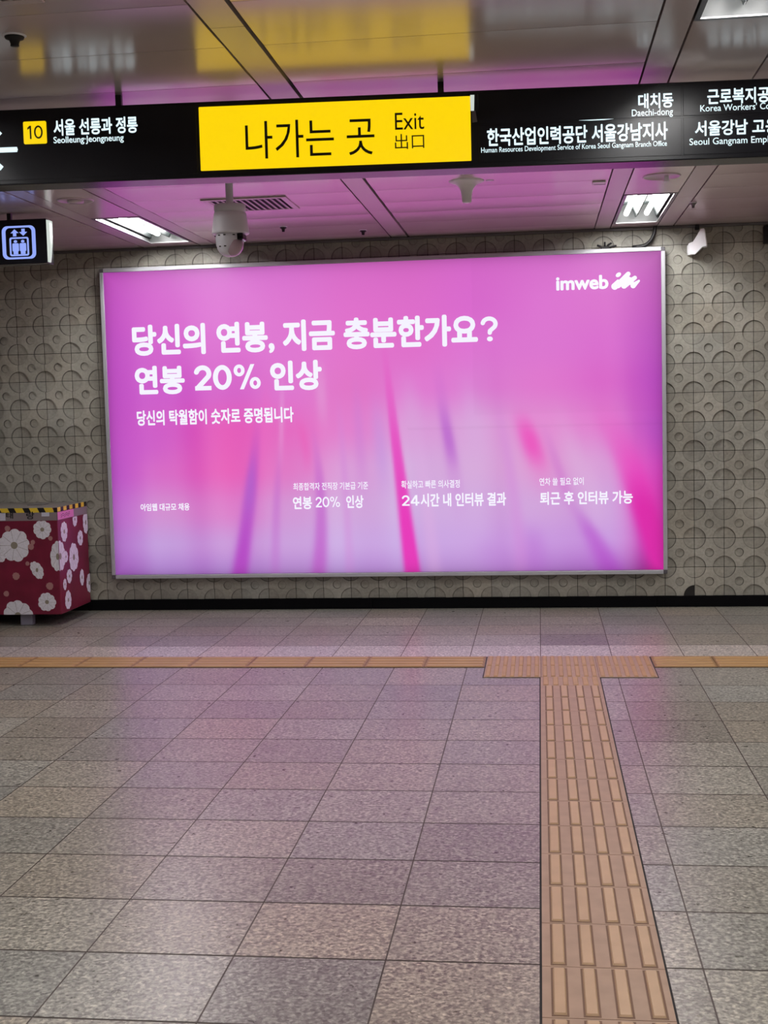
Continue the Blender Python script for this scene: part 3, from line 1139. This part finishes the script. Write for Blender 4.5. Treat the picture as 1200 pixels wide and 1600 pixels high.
def round_detector(x, y, label, stub):
    t = thing('smoke_detector', label, 'detector', (x, y, CEIL))
    d = MB()
    d.lathe([(.100, CEIL), (.100, CEIL - .004), (.094, CEIL - .007), (.09, CEIL - .004), (.001, CEIL - .004)], (x, y, 0), 40)
    d.build('base_ring', MAT['ceiling_band'], t)
    e = MB()
    if stub:
        e.bbox(x + .012, x + .036, y - .02, y + .012, CEIL - .034, CEIL - .003, .004, 2)
    else:
        e.lathe([(.045, CEIL - .003), (.045, CEIL - .012), (.036, CEIL - .017), (.001, CEIL - .018)], (x, y, 0), 28)
    e.build('sensor', MAT['white_plastic'] if stub else MAT['ceiling_band'], t)
    return t


round_detector(.659, 6.985, 'round ceiling plate with a small white stub beside the ceiling light above the billboard', True)
round_detector(-2.517, 6.893, 'round flush ceiling detector between two ceiling lights, near the lift sign', False)


def sprinkler(x, y, label, s=1.0, dark=True):
    t = thing('sprinkler', label, 'sprinkler', (x, y, CEIL), group='ceiling sprinklers')
    MB().lathe([(.036 * s, CEIL), (.036 * s, CEIL - .002), (.03 * s, CEIL - .006), (.016 * s, CEIL - .006)], (x, y, 0), 24).build('escutcheon', MAT['grey_white'], t)
    d = MB()
    d.lathe([(.03 * s, CEIL - .004), (.027 * s, CEIL - .012), (.016 * s, CEIL - .016), (.012 * s, CEIL - .028), (.013 * s, CEIL - .034), (.001, CEIL - .035)], (x, y, 0), 20)
    d.build('head', MAT['dark'] if dark else MAT['steel'], t)
    return t


sprinkler(-1.61, 3.93, 'black sprinkler head in a white ring on the ceiling above the sign, in the corner', 1.05)
sprinkler(-1.617, 8.20, 'tiny dark sprinkler head in the ceiling just beside the dome camera', .75)
sprinkler(-1.14, 8.50, 'tiny dark sprinkler head in the ceiling by the wall, beside the narrow metal band', .75)
sprinkler(.933, 7.94, 'small sprinkler head in the ceiling beside the light above the billboard end', .65, False)
lt = thing('ceiling_latch', 'small pale latch on the ceiling panel beside the narrow band', 'latch', (.335, 7.08, CEIL))
MB().bbox(.300, .372, 7.05, 7.115, CEIL - .008, CEIL - .001, .002, 1).build('plate', MAT['white_plastic'], lt)
MB().box(.312, .372, 7.112, 7.122, CEIL - .009, CEIL).build('slot', MAT['dark'], lt)


def vent(x0, x1, y0, y1, label, n):
    t = thing('ceiling_vent', label, 'vent', ((x0 + x1) / 2, (y0 + y1) / 2, CEIL))
    f = MB()
    w_ = .035
    for a in ((x0, x1, y0, y0 + w_), (x0, x1, y1 - w_, y1), (x0, x0 + w_, y0 + w_, y1 - w_), (x1 - w_, x1, y0 + w_, y1 - w_)):
        f.bbox(a[0], a[1], a[2], a[3], CEIL - .008, CEIL - .001, .002, 1)
    f.build('frame', MAT['ceiling_band'], t)
    MB().box(x0 + w_, x1 - w_, y0 + w_, y1 - w_, CEIL - .0035, CEIL - .0027).build('duct', MAT['dark'], t)
    s = MB()
    k = (x1 - x0 - 2 * w_) / n
    for i in range(n):
        xa = x0 + w_ + k * i
        V = [(xa, y0 + w_, CEIL - .0036), (xa + k * .62, y0 + w_, CEIL - .011), (xa + k * .70, y0 + w_, CEIL - .011), (xa + k * .08, y0 + w_, CEIL - .0036)]
        V2 = [(a, y1 - w_, c_) for a, b, c_ in V]
        s.add(V + V2, [(0, 1, 2, 3), (4, 5, 6, 7), (0, 1, 5, 4), (1, 2, 6, 5), (2, 3, 7, 6), (3, 0, 4, 7)])
    s.build('slats', MAT['ceiling_band'], t)


vent(-1.86, -1.375, 7.06, 7.50, 'square slatted air vent in the ceiling behind the dome camera', 12)
vent(-1.85, -1.39, 3.19, 3.63, 'square slatted air vent in the ceiling corner above the sign, nearest the viewer', 12)

# ---------------------------------------------------------------- things on the wall
wa = thing('wall_antenna', 'white wedge-shaped antenna on a bracket high on the tiled wall beside the billboard', 'antenna', (1.03, WALL, 2.43))
MB().bbox(1.008, 1.034, 8.885, WALL + .004, 2.398, 2.466, .004, 1).build('bracket', MAT['white_plastic'], wa)
b_ = MB()
back = [(1.012, 8.90, 2.394), (1.012, 8.855, 2.394), (1.012, 8.855, 2.470), (1.012, 8.90, 2.470)]
mid = [(1.050, 8.88, 2.394), (1.050, 8.825, 2.394), (1.036, 8.825, 2.476), (1.036, 8.88, 2.476)]
front = [(1.110, 8.90, 2.444), (1.098, 8.80, 2.440), (1.080, 8.80, 2.552), (1.092, 8.90, 2.556)]
b_.add(back + mid + front, [(0, 1, 2, 3), (0, 1, 5, 4), (1, 2, 6, 5), (2, 3, 7, 6), (3, 0, 4, 7), (4, 5, 9, 8), (5, 6, 10, 9), (6, 7, 11, 10), (7, 4, 8, 11), (8, 9, 10, 11)])
b_.build('body', MAT['white_plastic'], wa)
fp = MB()
fr_ = [Vector(p) for p in ((1.112, 8.905, 2.440), (1.096, 8.795, 2.437), (1.079, 8.795, 2.554), (1.094, 8.905, 2.558))]
d = Vector((.022, -.008, .002))
ctr = sum(fr_, Vector()) / 4
bk = fr_
mdl = [p + d for p in fr_]
frn = [ctr + d * 1.25 + (p - ctr) * .82 for p in fr_]
V = [tuple(p) for p in bk + mdl + frn]
fp.add(V, [(0, 1, 2, 3), (0, 1, 5, 4), (1, 2, 6, 5), (2, 3, 7, 6), (3, 0, 4, 7), (4, 5, 9, 8), (5, 6, 10, 9), (6, 7, 11, 10), (7, 4, 8, 11), (8, 9, 10, 11)])
fp.build('face_cover', MAT['white_plastic'], wa)
st = MB().bbox(1.060, 1.086, 8.905, WALL + .004, 2.565, 2.5985, .003, 1).build('conduit_stub', MAT['black_metal'])
tag(st, 'short black conduit stub under the ceiling above the white wall antenna', 'conduit')
jb = thing('junction_box', 'dark grey junction box high on the wall at the edge beyond the white antenna', 'box', (1.58, WALL, 2.455))
MB().bbox(1.508, 1.66, 8.885, WALL + .004, 2.455, 2.572, .005, 2).build('box_body', MAT['black_metal'], jb)
MB().bbox(1.514, 1.654, 8.880, 8.886, 2.461, 2.566, .002, 1).build('cover', MAT['black_metal'], jb)
cb = MB()
pts = []
for i in range(15):
    t = i / 14
    a = math.pi / 2 * t
    pts.append((.700 + .092 * math.sin(a) ** .9, 8.905, 2.468 + .118 * (1 - math.cos(a)) ** .85))
pts.append((.796, 8.905, 2.6))
cb.tube([(.64, 8.91, 2.4645), (.68, 8.907, 2.466)] + pts, .0125, 10)
tag(cb.build('power_cable', MAT['black_metal']), 'thick dark cable curving from the ceiling to the top of the billboard frame', 'cable')
# torn cable ends lying on the billboard's top edge
wt = MB()
for dx, dz, l_ in ((-.04, .018, .03), (.0, .035, .02), (.035, .028, .025), (.06, .012, .02)):
    wt.tube([(.459 + dx * .2, 8.925, 2.462), (.459 + dx * .7, 8.925, 2.462 + dz), (.459 + dx * 1.3, 8.92, 2.466 + dz * 1.2)], .007, 8)
wt.bbox(.43, .49, 8.905, WALL - .002, 2.4572, 2.478, .006, 2)
tag(wt.build('cable_bundle', MAT['dark']), 'small dark knot of loose cables on top of the billboard frame', 'cable')

# ---------------------------------------------------------------- flower-print box
EX1, EY0, EY1, EZ0, EZ1 = -3.236, 8.25, 8.82, .080, .806
EX0 = -4.55
BZ = .721
box = thing('equipment_box', 'maroon flower-patterned box on short legs with hazard tape along its top edge', 'box', ((EX0 + EX1) / 2, EY0, 0))
MB().bbox(EX0, EX1, EY0, EY1, EZ0, EZ1 - .001, .004, 1).build('cabinet_body', MAT['maroon'], box)
ld = MB()
ld.bbox(EX0 + .01, EX1 - .006, EY0 + .008, EY1 - .004, EZ1 - .004, EZ1 + .0006, .0004, 1)
lid = ld.build('lid', MAT['lid_grey'], box)
MB().bbox(-3.56, -3.45, EY0 + .28, EY0 + .40, EZ1, EZ1 + .004, .001, 1).build('handle', MAT['steel'], lid)
bd = MB()
bd.box(EX0, EX1 + .002, EY0 - .002, EY0 + .001, BZ, EZ1 - .016)
bd.box(EX1 - .001, EX1 + .002, EY0 - .002, EY1, BZ, EZ1 - .016)
bd.build('grey_band', MAT['grey_band'], box)
tp = MB()
n = 0
x = EX0
TZ0, TZ1 = EZ1 - .030, EZ1 + .001
x = EX1 - .02
tp.box(EX1 - .022, EX1 + .003, EY0 - .003, EY0 + .001, TZ0, TZ1, 1)
x = EX1 - .022
k = 0
while x > EX0 + .06:
    w_ = .058 if k % 2 == 0 else .046
    sl = .012
    tp.prism_y([(x - w_ - sl, TZ1), (x - w_ + sl * .3, TZ0), (x + sl * .3, TZ0), (x - sl, TZ1)], EY0 - .003, EY0 + .001, k % 2)
    x -= w_
    k += 1
y = EY0
k = 0
while y < EY1 - .01:
    w_ = .058 if k % 2 == 0 else .054
    ye = min(EY1, y + w_)
    tp.box(EX1 - .001, EX1 + .003, y, ye, TZ0, TZ1, k % 2)
    y = ye
    k += 1
tp.build('hazard_tape', [MAT['tape_yellow'], MAT['tape_black']], box)['label'] = 'black and yellow striped hazard tape'
# notices on the band
MB().box(-3.83, -3.600, EY0 - .003, EY0, BZ + .004, EZ1 - .026).build('notice', MAT['paper'], box)['label'] = 'white paper notice'
MB().box(EX1 + .0015, EX1 + .003, EY0 + .002, EY0 + .30, BZ + .002, EZ1 - .026).build('notice', MAT['pink_paper'], box)['label'] = 'pink paper notice on the side'
MB().bbox(-3.345, -3.29, EY0 - .003, EY0, BZ + .028, EZ1 - .030, .001, 1).build('sticker', MAT['paper'], box)['label'] = 'small pale sticker'
tk = MAT['tape_black']
lettering('태', box, tk, -3.594, -3.545, BZ + .016, BZ + .062, EY0 - .0021, .02)
lettering('랑', box, tk, -3.452, -3.395, BZ + .010, BZ + .062, EY0 - .0021, .02)
sk = MB()
for i, (yy_, zz, a_, l_) in enumerate(((.07, .752, .3, .02), (.10, .758, -.2, .022), (.13, .75, .5, .018), (.16, .758, .1, .024), (.19, .752, -.4, .02), (.215, .76, .2, .018))):
    for j in range(2):
        z_ = zz - .012 * j
        c_, s_ = math.cos(a_), math.sin(a_)
        q = [(-l_ / 2, -.0018), (l_ / 2, -.0018), (l_ / 2, .0018), (-l_ / 2, .0018)]
        V = [(EX1 + .0031, EY0 + yy_ + p * c_ - q_ * s_, z_ + p * s_ + q_ * c_) for p, q_ in q] + [(EX1 + .0036, EY0 + yy_ + p * c_ - q_ * s_, z_ + p * s_ + q_ * c_) for p, q_ in q]
        sk.add(V, [(0, 1, 2, 3), (4, 5, 6, 7), (0, 1, 5, 4), (1, 2, 6, 5), (2, 3, 7, 6), (3, 0, 4, 7)])
sk.build('pen_marks', tk, box)


def flower(fm, cx, cz, r, plane, squash=1.0, rot=0.0, dull=False, zmin=EZ0 + .001):
    """printed blossom: scalloped disc, fine petal lines, eye"""
    n_p = 9
    pts = []
    n = 54
    for i in range(n):
        a = 2 * math.pi * i / n
        rr = r * (1 - .10 * abs(math.sin(a * n_p / 2 + cx * 9)) ** 6 + .03 * math.sin(a * 3 + cz * 20))
        x, z = rr * math.cos(a) * squash, rr * math.sin(a)
        c_, s_ = math.cos(rot), math.sin(rot)
        pts.append([x * c_ - z * s_, x * s_ + z * c_])

    LIFT[0] += .00004
    base_l = LIFT[0]

    def put(poly, lift_, mi):
        lift_ += base_l
        q = []
        for a, b in poly:
            zz = max(zmin, min(BZ - .002, cz + b))
            xx = cx + a
            if plane == 'f':
                xx = min(EX1 - .001, xx)
                q.append((xx, EY0 - lift_, zz))
            else:
                xx = max(EY0 + .001, min(EY1 - .001, xx))
                q.append((EX1 + lift_, xx, zz))
        ctr_ = tuple(sum(p[i] for p in q) / len(q) for i in range(3))
        fm.add(q + [ctr_], [(i, (i + 1) % len(q), len(q)) for i in range(len(q))], mi)

    put(pts, .0006, 1 if dull else 0)
    if not dull:
        for i in range(n_p):
            a = 2 * math.pi * (i + .5) / n_p
            ca, sa = math.cos(a), math.sin(a)
            line = [(r * .25 * ca - sa * r * .008, r * .25 * sa + ca * r * .008), (r * .9 * ca - sa * r * .012, r * .9 * sa + ca * r * .012), (r * .9 * ca + sa * r * .012, r * .9 * sa - ca * r * .012), (r * .25 * ca + sa * r * .008, r * .25 * sa - ca * r * .008)]
            line = [(p[0] * squash * math.cos(rot) - p[1] * math.sin(rot), p[0] * squash * math.sin(rot) + p[1] * math.cos(rot)) for p in line]
            put(line, .0009, 3)
        put([(r * .22 * squash * math.cos(a), r * .22 * math.sin(a)) for a in [2 * math.pi * i / 14 for i in range(14)]], .0011, 2)


LIFT = [0.0]
fm = MB()
for cx_, cz_, r_, sq, ro in ((-3.548, .555, .112, 1, 0), (-3.345, .660, .064, 1.0, .2), (-3.395, .385, .066, .62, .5), (-3.335, .166, .064, 1, .3), (-3.545, .075, .105, 1, 0),
                             (-3.665, .495, .06, 1, .1), (-3.86, .36, .11, 1, .4), (-3.78, .62, .06, 1, .2), (-4.05, .6, .1, 1, .2), (-3.8, .13, .06, 1, .1), (-4.15, .25, .11, 1, 0), (-4.38, .56, .08, 1, .2), (-4.4, .13, .06, 1, .3), (-3.245, .475, .104, .5, 0)):
    flower(fm, cx_, cz_, r_, 'f', sq, ro)
for cx_, cz_, r_ in ((-3.43, .545, .022), (-3.415, .575, .016), (-3.545, .345, .026), (-3.31, .275, .026), (-3.62, .225, .02), (-3.46, .43, .015), (-3.59, .67, .02), (-3.7, .3, .02), (-3.29, .6, .016)):
    flower(fm, cx_, cz_, r_, 'f', 1, 0, True)
FL = [MAT['petal'], MAT['petal_dull'], MAT['flower_eye'], MAT['petal_line']]
fm.build('flower_print', FL, box, fix=False)['label'] = 'white blossoms printed on the front'
fm = MB()
for cx_, cz_, r_, sq in ((8.36, .635, .07, .9), (8.27, .475, .104, .9), (8.52, .44, .10, .9), (8.42, .32, .05, 1), (8.66, .56, .055, 1), (8.57, .70, .05, .9), (8.78, .66, .08, .7), (8.38, .16, .066, .9), (8.66, .28, .06, .7), (8.80, .22, .07, .8), (8.33, .275, .04, .8), (8.37, .46, .04, 1)):
    flower(fm, cx_, cz_, r_, 's', sq)
fm.build('flower_print', FL, box, fix=False)['label'] = 'white blossoms printed on the end'
for lx in (-3.505, -4.25):
    for ly in (EY0 + .04, EY1 - .1):
        MB().bbox(lx - .042, lx + .042, ly, ly + .06, 0, EZ0 + .002, .004, 1).build('leg', MAT['leg_grey'], box)['label'] = 'short pale grey leg'

# ---------------------------------------------------------------- tactile paving
def bar(mb_, x0, x1, y0, y1, z0, h, mi, edge_shade=None):
    if edge_shade is not None:
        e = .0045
        mb_.box(x0 - e, x1 + e, y0 - e * 1.4, y1 + e, z0, z0 + .0006, edge_shade)  # darker flat outline stands in for the shadow edge of the bar
    t = .0035
    V = [(x0, y0, z0), (x1, y0, z0), (x1, y1, z0), (x0, y1, z0), (x0 + t, y0 + t, z0 + h), (x1 - t, y0 + t, z0 + h), (x1 - t, y1 - t, z0 + h), (x0 + t, y1 - t, z0 + h)]
    mb_.add(V, [(4, 5, 6, 7), (0, 1, 5, 4), (1, 2, 6, 5), (2, 3, 7, 6), (3, 0, 4, 7)], mi)


TH = .004
path = thing('tactile_path', 'tan tactile guide path with raised bars running across the floor towards the viewer', 'tactile paving', (.136, 1.6, 0))
SX0, SX1 = -.0145, .288
N_T, PT = 18, .2719
y_top = 6.385
MB().box(SX0 - .006, SX1 + .006, y_top - N_T * PT, 6.589, 0, .0012).build('bedding', MAT['joint'], path)
for i in range(N_T):
    ya = y_top - (i + 1) * PT
    t = MB()
    t.box(SX0, SX1, ya + .0015, ya + PT - .0015, .001, TH, 0)
    for bx in (.0115, .0845, .1605, .2365):
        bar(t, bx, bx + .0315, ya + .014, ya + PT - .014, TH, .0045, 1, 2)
    t.build('paving_tile', [MAT['tact_tan'], MAT['tact_bar'], MAT['tact_edge_shade']], path)
t = MB()
t.box(SX0, SX1, y_top + .0015, 6.588, .001, TH, 0)
for k in range(6):
    bx = SX0 + .012 + k * .05
    bar(t, bx, bx + .028, y_top + .008, 6.582, TH, .003, 1)
t.build('paving_tile', [MAT['tact_tan'], MAT['tact_gold_bar'], MAT['tact_edge_shade']], path)['label'] = 'plain ribbed half tile at the head of the path'

jun = thing('tactile_junction', 'wide ribbed tactile block where the floor guide paths meet', 'tactile paving', (.136, 6.87, 0))
JX0, JX1, JY0, JY1 = -.311, .585, 6.590, 7.150
MB().box(JX0 - .005, JX1 + .005, JY0 - .004, JY1 + .003, 0, .0012).build('bedding', MAT['joint'], jun)
tw, td = (JX1 - JX0) / 3, (JY1 - JY0) / 2
for i in range(3):
    for j in range(2):
        t = MB()
        xa, ya = JX0 + i * tw, JY0 + j * td
        t.box(xa + .001, xa + tw - .001, ya + .001, ya + td - .001, .001, TH, 0)
        for k in range(7):
            bx = xa + .008 + k * (tw / 7.0)
            bar(t, bx, bx + .024, ya + .012, ya + td - .012, TH, .004, 1)
        t.build('paving_tile', [MAT['tact_tan'], MAT['tact_gold_bar'], MAT['tact_edge_shade']], jun)


def guide(x0, x1, label):
    t0 = thing('tactile_strip', label, 'tactile paving', ((x0 + x1) / 2, 7.0, 0))
    MB().box(x0 + .001, x1 - .001, 6.848, 7.152, 0, .0012).build('bedding', MAT['joint'], t0)
    n_ = max(1, round((x1 - x0) / .33))
    w_ = (x1 - x0) / n_
    for i in range(n_):
        xa = x0 + i * w_
        t = MB()
        t.box(xa + .0015, xa + w_ - .0015, 6.852, 7.148, .001, TH, 0)
        for k in range(4):
            ya = 6.866 + k * .072
            bar(t, xa + .012, xa + w_ - .012, ya, ya + .045, TH, .0035, 1)
        t.build('paving_tile', [MAT['tact_gold'], MAT['tact_gold_bar'], MAT['tact_edge_shade']], t0)


guide(-5.6, JX0 - .006, 'long golden tactile strip on the floor in front of the box and billboard')
guide(JX1 + .006, 3.9, 'golden tactile strip on the floor beyond the ribbed block, below the bare tiled wall')

for o in list(bpy.data.objects):
    if '_o' in o:
        del o['_o']
